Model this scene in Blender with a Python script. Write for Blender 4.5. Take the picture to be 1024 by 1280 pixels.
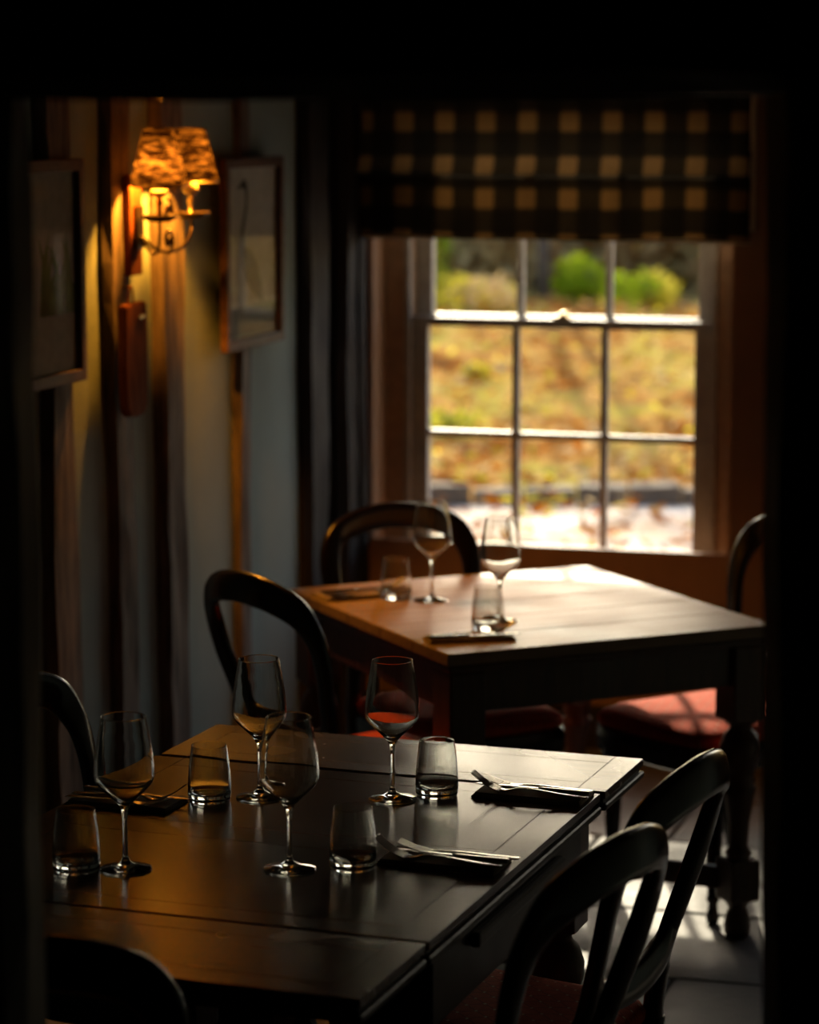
import bpy, bmesh, math, random
from mathutils import Vector, Matrix
R = math.radians
for o in list(bpy.data.objects): bpy.data.objects.remove(o, do_unlink=True)
SC = bpy.context.scene
COL = SC.collection

# ------------------------------------------------------------------ camera, sky, sun, exposure
F_PX, CAM_Z, PITCH = 3400.0, 1.827, 8.366
cd = bpy.data.cameras.new('camera'); cam = bpy.data.objects.new('camera', cd); COL.objects.link(cam)
cam.location = (0, 0, CAM_Z); cam.rotation_euler = (R(90 - PITCH), 0, 0)
cd.sensor_fit = 'HORIZONTAL'; cd.sensor_width = 24.0; cd.lens = F_PX / 1024 * 24.0
cd.clip_start = 0.05; cd.clip_end = 300
cd.dof.use_dof = True; cd.dof.focus_distance = 4.42; cd.dof.aperture_fstop = 2.8
SC.camera = cam

SUN_EL, SUN_AZ = 30.0, -2.0            # azimuth measured to the right of the viewing direction
w = bpy.data.worlds.new('sky'); SC.world = w; w.use_nodes = True
nt = w.node_tree
sky = nt.nodes.new('ShaderNodeTexSky'); sky.sky_type = 'NISHITA'; sky.sun_disc = False
sky.sun_elevation = R(SUN_EL); sky.sun_rotation = R(SUN_AZ); sky.air_density = 1.0; sky.dust_density = 4.0
nt.links.new(sky.outputs[0], nt.nodes['Background'].inputs[0])
nt.nodes['Background'].inputs[1].default_value = 0.46

sl = bpy.data.lights.new('sun', 'SUN'); sun = bpy.data.objects.new('sun', sl); COL.objects.link(sun)
sl.energy = 8.5; sl.angle = R(0.6); sl.color = (1.0, 0.86, 0.66)
sd = Vector((math.sin(R(SUN_AZ)) * math.cos(R(SUN_EL)), math.cos(R(SUN_AZ)) * math.cos(R(SUN_EL)), math.sin(R(SUN_EL))))
sun.rotation_euler = (-sd).to_track_quat('-Z', 'Y').to_euler(); sun.location = (6, 20, 9)

vs = SC.view_settings
vs.view_transform = 'Standard'; vs.look = 'None'; vs.exposure = 0.0; vs.gamma = 1.0; vs.use_curve_mapping = False
try:
    SC.cycles.use_denoising = True
    SC.cycles.sample_clamp_indirect = 6.0
    SC.cycles.blur_glossy = 0.6
    SC.cycles.caustics_reflective = False
    SC.cycles.max_bounces = 14; SC.cycles.transmission_bounces = 14; SC.cycles.transparent_max_bounces = 24
except Exception: pass

# ------------------------------------------------------------------ helpers
def link(o, parent=None):
    COL.objects.link(o)
    if parent is not None: o.parent = parent
    return o
def mesh_obj(name, me, mat=None, parent=None, smooth=False):
    if mat is not None:
        for m in (mat if isinstance(mat, (list, tuple)) else [mat]): me.materials.append(m)
    if smooth:
        me.polygons.foreach_set('use_smooth', [True] * len(me.polygons))
    return link(bpy.data.objects.new(name, me), parent)
def pyd(name, v, f, mat=None, parent=None, smooth=False):
    me = bpy.data.meshes.new(name); me.from_pydata([tuple(p) for p in v], [], f); me.update()
    return mesh_obj(name, me, mat, parent, smooth)
def bm_obj(name, bm, mat=None, parent=None, smooth=False):
    me = bpy.data.meshes.new(name); bm.to_mesh(me); bm.free()
    return mesh_obj(name, me, mat, parent, smooth)
def add_box(bm, x0, x1, y0, y1, z0, z1, bev=0.0, seg=2):
    r = bmesh.ops.create_cube(bm, size=1.0)
    for v in r['verts']:
        v.co = Vector(((x0 + x1) / 2 + v.co.x * (x1 - x0), (y0 + y1) / 2 + v.co.y * (y1 - y0), (z0 + z1) / 2 + v.co.z * (z1 - z0)))
    if bev > 0:
        es = list({e for v in r['verts'] for e in v.link_edges})
        bmesh.ops.bevel(bm, geom=es, offset=bev, segments=seg, affect='EDGES', profile=0.6)
def box(name, x0, x1, y0, y1, z0, z1, mat, parent=None, bev=0.0, seg=2):
    bm = bmesh.new(); add_box(bm, x0, x1, y0, y1, z0, z1, bev, seg)
    return bm_obj(name, bm, mat, parent)
def lathe_vf(prof, n=40, cx=0, cy=0, closed=False):
    v, f = [], []
    for r, z in prof:
        for i in range(n):
            a = 2 * math.pi * i / n
            v.append((cx + r * math.cos(a), cy + r * math.sin(a), z))
    m = len(prof)
    for j in range(m if closed else m - 1):
        k = (j + 1) % m
        for i in range(n):
            i2 = (i + 1) % n
            f.append((j * n + i, j * n + i2, k * n + i2, k * n + i))
    return v, f
def lathe(name, prof, mat, parent=None, n=40, cx=0, cy=0, cap=True, smooth=True, closed=False):
    v, f = lathe_vf(prof, n, cx, cy, closed)
    if cap and not closed:
        if prof[0][0] > 1e-6: f.append(tuple(range(n - 1, -1, -1)))
        if prof[-1][0] > 1e-6: f.append(tuple(range((len(prof) - 1) * n, len(prof) * n)))
    return pyd(name, v, f, mat, parent, smooth)
def catmull(P, n=8):
    P = [Vector(p) for p in P]
    P = [2 * P[0] - P[1]] + P + [2 * P[-1] - P[-2]]
    out = []
    for i in range(1, len(P) - 2):
        a, b, c, d = P[i - 1:i + 3]
        for k in range(n):
            t = k / n
            out.append(0.5 * ((2 * b) + (c - a) * t + (2 * a - 5 * b + 4 * c - d) * t * t + (3 * b - a - 3 * c + d) * t ** 3))
    out.append(P[-2].copy())
    return out
def sweep_vf(path, width, thick, ref, n=14, p=2.6):
    """rounded section swept along path; ref = thickness direction hint; width/thick numbers or lists"""
    v, f = [], []
    N = len(path)
    for i, c in enumerate(path):
        t = (path[min(i + 1, N - 1)] - path[max(i - 1, 0)]).normalized()
        rr = ref[i] if isinstance(ref, list) else ref
        nn = t.cross(rr).normalized(); bb = nn.cross(t).normalized()
        wd = width[i] if isinstance(width, list) else width
        tk = thick[i] if isinstance(thick, list) else thick
        for k in range(n):
            a = 2 * math.pi * k / n
            ca, sa = math.cos(a), math.sin(a)
            e = 2.0 / p
            x = math.copysign(abs(ca) ** e, ca) * wd / 2; y = math.copysign(abs(sa) ** e, sa) * tk / 2
            v.append(c + nn * x + bb * y)
    for i in range(N - 1):
        for k in range(n):
            k2 = (k + 1) % n
            f.append((i * n + k, i * n + k2, (i + 1) * n + k2, (i + 1) * n + k))
    f.append(tuple(range(n - 1, -1, -1))); f.append(tuple(range((N - 1) * n, N * n)))
    return v, f
def sweep(name, path, width, thick, ref, mat, parent=None, n=14, p=2.6, smooth=True):
    v, f = sweep_vf(path, width, thick, ref, n, p)
    return pyd(name, v, f, mat, parent, smooth)
def join_vf(parts):
    V, F = [], []
    for v, f in parts:
        o = len(V); V += list(v); F += [tuple(i + o for i in q) for q in f]
    return V, F
def tag(o, label=None, cat=None, group=None, kind=None):
    if label: o['label'] = label
    if cat: o['category'] = cat
    if group: o['group'] = group
    if kind: o['kind'] = kind
    return o
def thing(name, label, cat, loc=(0, 0, 0), rz=0.0, group=None):
    o = bpy.data.objects.new(name, None); o.empty_display_size = 0.05; COL.objects.link(o)
    o.location = loc; o.rotation_euler = (0, 0, rz)
    return tag(o, label, cat, group)
def group_empty(name, loc, rz, kind='structure'):
    o = bpy.data.objects.new(name, None); o.empty_display_size = 0.05; COL.objects.link(o)
    o.location = loc; o.rotation_euler = (0, 0, rz); o['kind'] = kind
    return o
def dup(root, loc, rz, label):
    r = root.copy(); COL.objects.link(r); r.location = loc; r.rotation_euler = (0, 0, rz); r['label'] = label
    for ch in list(root.children):
        c = ch.copy(); COL.objects.link(c); c.parent = r
        for g in list(ch.children):
            d = g.copy(); COL.objects.link(d); d.parent = c
    return r
def hewn(name, x0, x1, y0, y1, z0, z1, mat, parent=None, seed=0, jit=0.006, wander=0.008, step=0.09, axis='z'):
    """rough hand-hewn timber"""
    rnd = random.Random(seed); v, f = [], []
    n = max(3, int((z1 - z0) / step)); ph = [rnd.uniform(0, 6.28) for _ in range(6)]
    ring = [(-1, -.55), (-1, .55), (-.8, 1), (0, 1), (.8, 1), (1, .55), (1, -.55), (.8, -1), (0, -1), (-.8, -1)]
    cx, cy, hx, hy = (x0 + x1) / 2, (y0 + y1) / 2, (x1 - x0) / 2, (y1 - y0) / 2
    offs = [[0, 0] for _ in ring]
    for i in range(n + 1):
        z = z0 + (z1 - z0) * i / n
        wx = wander * (math.sin(z * 2.3 + ph[0]) + .5 * math.sin(z * 5.1 + ph[1])); wy = 0
        sx = 1 + (wander / max(hx, .01)) * .8 * math.sin(z * 3.1 + ph[2])
        for k, (a, b) in enumerate(ring):
            offs[k][0] = offs[k][0] * .6 + rnd.uniform(-jit, jit); offs[k][1] = offs[k][1] * .6 + rnd.uniform(-jit, jit) * .5
            p = (cx + wx + a * hx * sx + offs[k][0], cy + wy + b * hy + offs[k][1], z)
            v.append(p if axis == 'z' else (p[2], p[1], p[0]) if axis == 'x' else (p[0], p[2], p[1]))
    m = len(ring)
    for i in range(n):
        for k in range(m):
            k2 = (k + 1) % m
            f.append((i * m + k, i * m + k2, (i + 1) * m + k2, (i + 1) * m + k))
    f.append(tuple(range(m - 1, -1, -1))); f.append(tuple(range(n * m, (n + 1) * m)))
    o = pyd(name, v, f, mat, parent, False)
    bm = bmesh.new(); bm.from_mesh(o.data); bmesh.ops.recalc_face_normals(bm, faces=bm.faces); bm.to_mesh(o.data); bm.free()
    return o

# ------------------------------------------------------------------ materials
def nodes_of(name):
    m = bpy.data.materials.new(name); m.use_nodes = True
    return m, m.node_tree, m.node_tree.nodes['Principled BSDF']
def N(nt, t, **kw):
    n = nt.nodes.new(t)
    for k, v in kw.items(): setattr(n, k, v)
    return n
def ramp(nt, fac, stops):
    r = N(nt, 'ShaderNodeValToRGB'); e = r.color_ramp.elements
    while len(e) < len(stops): e.new(0.5)
    for i, (p, c) in enumerate(stops):
        e[i].position = p; e[i].color = (*c, 1) if len(c) == 3 else c
    nt.links.new(fac, r.inputs[0]); return r
def coords(nt, scale=(1, 1, 1), rot=(0, 0, 0), kind='Object'):
    tc = N(nt, 'ShaderNodeTexCoord'); mp = N(nt, 'ShaderNodeMapping')
    mp.inputs['Scale'].default_value = scale; mp.inputs['Rotation'].default_value = rot
    nt.links.new(tc.outputs[kind], mp.inputs[0]); return mp.outputs[0]
def noise(nt, vec, scale, detail=4, rough=0.6, dist=0.0):
    n = N(nt, 'ShaderNodeTexNoise'); n.inputs['Scale'].default_value = scale; n.inputs['Detail'].default_value = detail
    n.inputs['Roughness'].default_value = rough; n.inputs['Distortion'].default_value = dist
    nt.links.new(vec, n.inputs['Vector']); return n.outputs['Fac']
def bump(nt, bsdf, h, strength=0.3, dist=0.004):
    b = N(nt, 'ShaderNodeBump'); b.inputs['Strength'].default_value = strength; b.inputs['Distance'].default_value = dist
    nt.links.new(h, b.inputs['Height']); nt.links.new(b.outputs[0], bsdf.inputs['Normal'])
def wood(name, dark, light, stretch=(1.2, 14, 14), scale=6, r0=0.25, r1=0.5, bmp=0.15, coat=0.0, spec=0.5):
    m, nt, b = nodes_of(name)
    vec = coords(nt, stretch)
    g = noise(nt, vec, scale, 6, 0.62, 0.15)
    c = ramp(nt, g, [(0.3, dark), (0.72, light)])
    nt.links.new(c.outputs[0], b.inputs['Base Color'])
    big = noise(nt, coords(nt, (1, 1, 1)), 5, 2, 0.5)
    rr = ramp(nt, big, [(0.25, (r0,) * 3), (0.8, (r1,) * 3)])
    nt.links.new(rr.outputs[0], b.inputs['Roughness'])
    b.inputs['Coat Weight'].default_value = coat; b.inputs['Coat Roughness'].default_value = 0.15
    b.inputs['Specular IOR Level'].default_value = spec
    bump(nt, b, g, bmp, 0.002)
    return m
def plain(name, col, rough=0.5, metal=0.0, coat=0.0):
    m, nt, b = nodes_of(name)
    vec = coords(nt); n = noise(nt, vec, 30, 3)
    c = ramp(nt, n, [(0.3, tuple(x * .85 for x in col)), (0.7, tuple(min(1, x * 1.12) for x in col))])
    nt.links.new(c.outputs[0], b.inputs['Base Color'])
    b.inputs['Roughness'].default_value = rough; b.inputs['Metallic'].default_value = metal; b.inputs['Coat Weight'].default_value = coat
    return m
M = {}
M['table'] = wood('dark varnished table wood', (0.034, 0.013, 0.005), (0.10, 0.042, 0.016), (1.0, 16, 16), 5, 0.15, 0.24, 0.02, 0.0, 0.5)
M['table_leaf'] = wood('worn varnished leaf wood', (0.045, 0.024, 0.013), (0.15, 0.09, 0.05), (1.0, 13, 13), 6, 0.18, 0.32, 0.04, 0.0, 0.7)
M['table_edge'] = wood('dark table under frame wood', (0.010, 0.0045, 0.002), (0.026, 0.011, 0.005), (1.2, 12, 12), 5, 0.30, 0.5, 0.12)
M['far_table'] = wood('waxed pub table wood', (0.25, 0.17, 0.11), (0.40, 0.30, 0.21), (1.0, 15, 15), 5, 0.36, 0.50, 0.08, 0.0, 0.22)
M['leg'] = wood('turned oak leg wood', (0.05, 0.018, 0.008), (0.11, 0.042, 0.018), (12, 12, 1.4), 5, 0.25, 0.45, 0.10)
M['ebony'] = wood('ebonised chair wood', (0.004, 0.0022, 0.0015), (0.009, 0.0045, 0.003), (5, 5, 2), 6, 0.16, 0.28, 0.02)
M['beam'] = wood('old oak beam', (0.018, 0.012, 0.008), (0.30, 0.225, 0.17), (9, 9, 1.1), 3.4, 0.7, 0.95, 0.9)
M['beam_dark'] = wood('dark stained oak beam', (0.005, 0.003, 0.002), (0.020, 0.011, 0.007), (9, 9, 1.0), 7, 0.65, 0.9, 0.8)
M['door_timber'] = wood('blackened doorway oak', (0.008, 0.006, 0.004), (0.03, 0.022, 0.016), (9, 9, 1.0), 7, 0.7, 0.95, 0.8)
M['frame_wood'] = wood('brown picture frame wood', (0.07, 0.033, 0.016), (0.17, 0.085, 0.042), (3, 3, 8), 6, 0.5, 0.65, 0.1, 0.0, 0.25)
M['board'] = wood('reddish worn board wood', (0.10, 0.026, 0.010), (0.30, 0.095, 0.035), (12, 12, 2), 5, 0.75, 0.95, 0.3, 0.0, 0.08)
M['reveal'] = wood('tan painted window reveal', (0.36, 0.20, 0.11), (0.45, 0.26, 0.15), (3, 3, 1), 4, 0.5, 0.65, 0.1)
M['sash'] = plain('off-white sash paint', (0.38, 0.37, 0.355), 0.45)
M['boxframe'] = plain('stone coloured frame paint', (0.42, 0.29, 0.20), 0.5)
M['iron'] = plain('aged bronze iron', (0.10, 0.062, 0.03), 0.42, 0.85)
M['wax'] = plain('cream candle sleeve', (0.62, 0.45, 0.24), 0.5)
M['steel'] = plain('polished cutlery steel', (0.68, 0.66, 0.63), 0.16, 1.0)
M['brass'] = plain('dull brass', (0.42, 0.30, 0.14), 0.35, 1.0)
M['napkin'] = plain('taupe napkin cloth', (0.30, 0.235, 0.15), 0.9)
M['paper'] = plain('grey white print paper', (0.66, 0.64, 0.60), 0.8)
M['ink'] = plain('grey brown print ink', (0.10, 0.09, 0.075), 0.8)
M['inkpale'] = plain('pale grey print ink', (0.30, 0.285, 0.26), 0.8)
M['green_reflection'] = plain('painted green reflection', (0.24, 0.36, 0.07), 0.8)
M['line'] = plain('painted white reflection', (0.8, 0.79, 0.76), 0.8)
M['dark_ceiling'] = plain('smoke darkened ceiling plaster', (0.16, 0.12, 0.085), 0.9)
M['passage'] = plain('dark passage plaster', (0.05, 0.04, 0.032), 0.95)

m, nt, b = nodes_of('grey green plaster'); M['plaster'] = m
n1 = noise(nt, coords(nt, (1, 1, 1)), 3, 5, 0.6)
c = ramp(nt, n1, [(0.3, (0.26, 0.335, 0.315)), (0.7, (0.315, 0.40, 0.375))]); nt.links.new(c.outputs[0], b.inputs['Base Color'])
b.inputs['Roughness'].default_value = 0.85; bump(nt, b, noise(nt, coords(nt), 18, 5), 0.25, 0.01)

m, nt, b = nodes_of('brown limewash'); M['tanwall'] = m
n1 = noise(nt, coords(nt), 4, 5)
c = ramp(nt, n1, [(0.3, (0.24, 0.13, 0.07)), (0.7, (0.32, 0.18, 0.10))]); nt.links.new(c.outputs[0], b.inputs['Base Color'])
b.inputs['Roughness'].default_value = 0.8; bump(nt, b, noise(nt, coords(nt), 20, 5), 0.2, 0.01)

m, nt, b = nodes_of('grey flagstone'); M['flag'] = m
n1 = noise(nt, coords(nt), 6, 8, 0.68)
c = ramp(nt, n1, [(0.3, (0.05, 0.046, 0.041)), (0.7, (0.135, 0.127, 0.116))]); nt.links.new(c.outputs[0], b.inputs['Base Color'])
rr = ramp(nt, n1, [(0.3, (0.45,) * 3), (0.7, (0.75,) * 3)]); nt.links.new(rr.outputs[0], b.inputs['Roughness'])
bump(nt, b, noise(nt, coords(nt), 16, 8), 0.5, 0.006)
M['grout'] = plain('dark floor joint', (0.03, 0.026, 0.022), 0.95)

# upholstery: red weave, diamond lattice with pale dots
m, nt, b = nodes_of('red diamond upholstery'); M['red'] = m
tc = N(nt, 'ShaderNodeTexCoord'); sp = N(nt, 'ShaderNodeSeparateXYZ'); nt.links.new(tc.outputs['Object'], sp.inputs[0])
def mth(op, a, bb=None):
    q = N(nt, 'ShaderNodeMath', operation=op)
    for i, x in enumerate([a, bb]):
        if x is None: continue
        if isinstance(x, (int, float)): q.inputs[i].default_value = x
        else: nt.links.new(x, q.inputs[i])
    return q.outputs[0]
px = mth('MULTIPLY', sp.outputs[0], 30.0); py = mth('MULTIPLY', sp.outputs[1], 21.0)
ua = mth('ABSOLUTE', mth('SUBTRACT', mth('FRACT', mth('ADD', mth('ADD', px, py), 100)), 0.5))
va = mth('ABSOLUTE', mth('SUBTRACT', mth('FRACT', mth('ADD', mth('SUBTRACT', px, py), 100)), 0.5))
ln = mth('GREATER_THAN', mth('MAXIMUM', ua, va), 0.465)
dot = mth('GREATER_THAN', mth('MINIMUM', ua, va), 0.43)
base = ramp(nt, noise(nt, coords(nt), 90, 3), [(0.3, (0.46, 0.065, 0.028)), (0.7, (0.60, 0.10, 0.045))])
mx = N(nt, 'ShaderNodeMix', data_type='RGBA'); nt.links.new(ln, mx.inputs[0]); nt.links.new(base.outputs[0], mx.inputs[6]); mx.inputs[7].default_value = (0.24, 0.035, 0.02, 1)
mx2 = N(nt, 'ShaderNodeMix', data_type='RGBA'); nt.links.new(dot, mx2.inputs[0]); nt.links.new(mx.outputs[2], mx2.inputs[6]); mx2.inputs[7].default_value = (0.75, 0.50, 0.30, 1)
nt.links.new(mx2.outputs[2], b.inputs['Base Color']); b.inputs['Roughness'].default_value = 0.85
b.inputs['Specular IOR Level'].default_value = 0.08
bump(nt, b, noise(nt, coords(nt), 400, 2), 0.2, 0.001)

# clear drinking glass
m = bpy.data.materials.new('clear glass'); m.use_nodes = True; nt = m.node_tree; nt.nodes.clear(); M['glass'] = m
out = N(nt, 'ShaderNodeOutputMaterial'); g = N(nt, 'ShaderNodeBsdfGlass'); g.inputs['IOR'].default_value = 1.5; g.inputs['Roughness'].default_value = 0.0
g.inputs['Color'].default_value = (0.97, 0.98, 0.97, 1); nt.links.new(g.outputs[0], out.inputs[0])
# thin flat glazing (window panes, picture glass)
m = bpy.data.materials.new('thin flat glass'); m.use_nodes = True; nt = m.node_tree; nt.nodes.clear(); M['pane'] = m
out = N(nt, 'ShaderNodeOutputMaterial'); tr = N(nt, 'ShaderNodeBsdfTransparent'); gl = N(nt, 'ShaderNodeBsdfGlossy'); gl.inputs['Roughness'].default_value = 0.02
ms = N(nt, 'ShaderNodeMixShader'); ge = N(nt, 'ShaderNodeNewGeometry'); dp = N(nt, 'ShaderNodeVectorMath', operation='DOT_PRODUCT')
nt.links.new(ge.outputs['Normal'], dp.inputs[0]); nt.links.new(ge.outputs['Incoming'], dp.inputs[1])
fa = N(nt, 'ShaderNodeMath', operation='ABSOLUTE'); nt.links.new(dp.outputs['Value'], fa.inputs[0])
fs = N(nt, 'ShaderNodeMath', operation='SUBTRACT'); fs.inputs[0].default_value = 1.0; nt.links.new(fa.outputs[0], fs.inputs[1])
fp = N(nt, 'ShaderNodeMath', operation='POWER'); nt.links.new(fs.outputs[0], fp.inputs[0]); fp.inputs[1].default_value = 5.0
fr = N(nt, 'ShaderNodeMath', operation='MULTIPLY_ADD'); nt.links.new(fp.outputs[0], fr.inputs[0]); fr.inputs[1].default_value = 0.96; fr.inputs[2].default_value = 0.04
tr.inputs[0].default_value = (0.97, 0.98, 0.96, 1)
nt.links.new(fr.outputs[0], ms.inputs[0]); nt.links.new(tr.outputs[0], ms.inputs[1]); nt.links.new(gl.outputs[0], ms.inputs[2]); nt.links.new(ms.outputs[0], out.inputs[0])

M['picglass'] = M['pane'].copy(); M['picglass'].name = 'anti-glare picture glass'
for q in M['picglass'].node_tree.nodes:
    if q.type == 'MATH' and q.operation == 'MULTIPLY_ADD': q.inputs[1].default_value = 0.20; q.inputs[2].default_value = 0.008

def cloth(name, colour_fn, transl):
    """thin fabric: diffuse plus translucent"""
    m = bpy.data.materials.new(name); m.use_nodes = True; nt = m.node_tree; nt.nodes.clear()
    out = N(nt, 'ShaderNodeOutputMaterial'); d = N(nt, 'ShaderNodeBsdfDiffuse'); t = N(nt, 'ShaderNodeBsdfTranslucent'); ms = N(nt, 'ShaderNodeMixShader')
    c = colour_fn(nt); nt.links.new(c, d.inputs[0]); nt.links.new(c, t.inputs[0]); ms.inputs[0].default_value = transl
    nt.links.new(d.outputs[0], ms.inputs[1]); nt.links.new(t.outputs[0], ms.inputs[2]); nt.links.new(ms.outputs[0], out.inputs[0])
    return m
def plaid(nt):
    tc = N(nt, 'ShaderNodeTexCoord'); sp = N(nt, 'ShaderNodeSeparateXYZ'); nt.links.new(tc.outputs['UV'], sp.inputs[0])
    def band(o, per, ph, wdt):
        a = N(nt, 'ShaderNodeMath', operation='MULTIPLY_ADD'); nt.links.new(o, a.inputs[0]); a.inputs[1].default_value = 1 / per; a.inputs[2].default_value = ph
        fr = N(nt, 'ShaderNodeMath', operation='FRACT'); nt.links.new(a.outputs[0], fr.inputs[0])
        s = N(nt, 'ShaderNodeMath', operation='SUBTRACT'); nt.links.new(fr.outputs[0], s.inputs[0]); s.inputs[1].default_value = 0.5
        ab = N(nt, 'ShaderNodeMath', operation='ABSOLUTE'); nt.links.new(s.outputs[0], ab.inputs[0])
        return ramp(nt, ab.outputs[0], [(wdt - 0.04, (1, 1, 1)), (wdt + 0.06, (0, 0, 0))])
    bx = band(sp.outputs[0], 0.121, 0.946, 0.20); by = band(sp.outputs[1], 0.125, 0.796, 0.20)
    mul = N(nt, 'ShaderNodeMath', operation='MULTIPLY'); nt.links.new(bx.outputs[0], mul.inputs[0]); nt.links.new(by.outputs[0], mul.inputs[1])
    add = N(nt, 'ShaderNodeMath', operation='ADD'); nt.links.new(bx.outputs[0], add.inputs[0]); nt.links.new(by.outputs[0], add.inputs[1])
    half = N(nt, 'ShaderNodeMath', operation='MULTIPLY_ADD'); nt.links.new(add.outputs[0], half.inputs[0]); half.inputs[1].default_value = 0.16; nt.links.new(mul.outputs[0], half.inputs[2])
    wv = noise(nt, tc.outputs['UV'], 160, 2)
    r = ramp(nt, half.outputs[0], [(0.0, (0.010, 0.008, 0.006)), (0.2, (0.024, 0.017, 0.010)), (1.0, (0.17, 0.095, 0.035))])
    mix = N(nt, 'ShaderNodeMix', data_type='RGBA', blend_type='MULTIPLY'); mix.inputs[0].default_value = 0.5
    nt.links.new(r.outputs[0], mix.inputs[6]); nt.links.new(wv, mix.inputs[7])
    return mix.outputs[2]
M['plaid'] = cloth('brown plaid blind cloth', plaid, 0.45)
def shadecol(nt):
    n = noise(nt, coords(nt, (16, 16, 60), (0.6, 0.55, 0)), 1.6, 5, 0.65, 0.4)
    return ramp(nt, n, [(0.41, (0.0007, 0.0003, 0.00015)), (0.50, (0.0048, 0.0030, 0.002)), (0.62, (0.021, 0.014, 0.009))]).outputs[0]
M['shade'] = cloth('rust woven lampshade cloth', shadecol, 0.5)
M['lining_thin'] = cloth('thin ivory lining cloth', lambda nt: ramp(nt, noise(nt, coords(nt), 60, 2), [(0.3, (0.50, 0.42, 0.30)), (0.7, (0.60, 0.50, 0.36))]).outputs[0], 0.5)
M['lining'] = plain('ivory blind lining', (0.62, 0.55, 0.42), 0.8)
def leafmat(name, a, b_, t=0.5):
    def fn(nt):
        n = noise(nt, coords(nt), 3.0, 4)
        return ramp(nt, n, [(0.35, a), (0.65, b_)]).outputs[0]
    return cloth(name, fn, t)
M['leaf_green'] = leafmat('fresh green leaves', (0.22, 0.33, 0.012), (0.42, 0.48, 0.03))
M['leaf_yellow'] = leafmat('yellow green leaves', (0.52, 0.46, 0.03), (0.72, 0.60, 0.10))
M['leaf_dark'] = leafmat('dull olive leaves', (0.46, 0.42, 0.18), (0.70, 0.60, 0.30), 0.6)
M['leaf_brown'] = leafmat('brown beech leaves', (0.34, 0.20, 0.08), (0.52, 0.33, 0.14), 0.5)
M['leaf_orange'] = leafmat('orange fallen leaves', (0.26, 0.07, 0.004), (0.42, 0.145, 0.010), 0.4)
M['leaf_pale'] = leafmat('pale leaves and sun glints', (0.60, 0.40, 0.16), (0.78, 0.58, 0.30), 0.3)
M['leaf_pale2'] = leafmat('tan dry leaves', (0.55, 0.40, 0.18), (0.75, 0.58, 0.30), 0.55)
M['bark'] = plain('tree bark', (0.11, 0.08, 0.055), 0.9)

# ------------------------------------------------------------------ room frame: corner of the two walls
PHI = 16.5
C0 = Vector((-0.187, 7.92, 0.0))
LW = R(90 - PHI)      # left wall: local x runs to the corner (x<0 towards camera), room on local -y
WW = R(-PHI)          # window wall: local x runs right from the corner, room on local -y
CEIL = 2.14
def place(o, ang):
    o.location = C0; o.rotation_euler = (0, 0, ang); return o
def st(o):
    o['kind'] = 'structure'; return o

# floor: dark bed with flagstones
floor = st(box('floor', -5.6, 3.6, -0.02, 7.6, -0.06, 0.0, M['grout'])); place(floor, WW)
floor.location = C0 + Vector((0, 0, 0)); floor.rotation_euler = (0, 0, WW + math.pi)
rnd = random.Random(4)
y = 0.0; row = 0
while y < 5.4:
    dy = [0.52, 0.44, 0.6, 0.48][row % 4]; x = 1.4 - rnd.uniform(0, .5)
    x = -3.4 + rnd.uniform(0, 0.4)
    while x < 1.6:
        dx = rnd.uniform(0.5, 0.85)
        bm = bmesh.new(); add_box(bm, x, x + dx - 0.012, y, y + dy - 0.012, -0.02, 0.006 + rnd.uniform(-.0015, .0015), 0.004, 1)
        bm_obj('flagstone', bm, M['flag'], floor)
        x += dx
    y += dy; row += 1

ceil = st(box('ceiling', -5.6, 3.6, -0.02, 9.6, CEIL, CEIL + 0.1, M['dark_ceiling'])); ceil.location = C0; ceil.rotation_euler = (0, 0, WW + math.pi)
for i, yy in enumerate((0.9, 2.1)):
    bmo = hewn('ceiling_beam', -yy - .08, -yy + .08, CEIL - .14, CEIL + .02, -.1, 3.5, M['beam_dark'], None, 40 + i, .006, .006, .12, 'x')
    # hewn along x: local (len, y, x)
    for v in bmo.data.vertices:
        a, h, c_ = v.co; v.co = (a, c_, h)
    bm = bmesh.new(); bm.from_mesh(bmo.data); bmesh.ops.recalc_face_normals(bm, faces=bm.faces); bm.to_mesh(bmo.data); bm.free()
    place(bmo, WW); bmo.parent = None; bmo.name = 'trim_%d' % (i + 1); st(bmo)

# left wall with standing timbers
wl = st(box('wall_left', -5.6, 0.25, 0.0, 0.2, 0.0, CEIL, M['plaster'])); place(wl, LW)
posts = [(-2.62, -2.48, .03, 1), (-2.17, -2.02, .03, 2), (-1.80, -1.67, .026, 3), (-1.50, -1.345, .03, 4), (-0.95, -0.87, .022, 5), (-0.44, -0.25, .035, 6)]
for (a, b_, d, sdv) in posts:
    p = hewn('wall_post', a, b_, -d, 0.05, 0.0, CEIL, M['beam_dark'] if sdv == 6 else M['beam'], wl, sdv, .005, .009)
cp = hewn('corner_post', -0.16, 0.0, -0.055, 0.05, 0.0, CEIL, M['beam_dark'], wl, 17, .005, .006)

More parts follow.
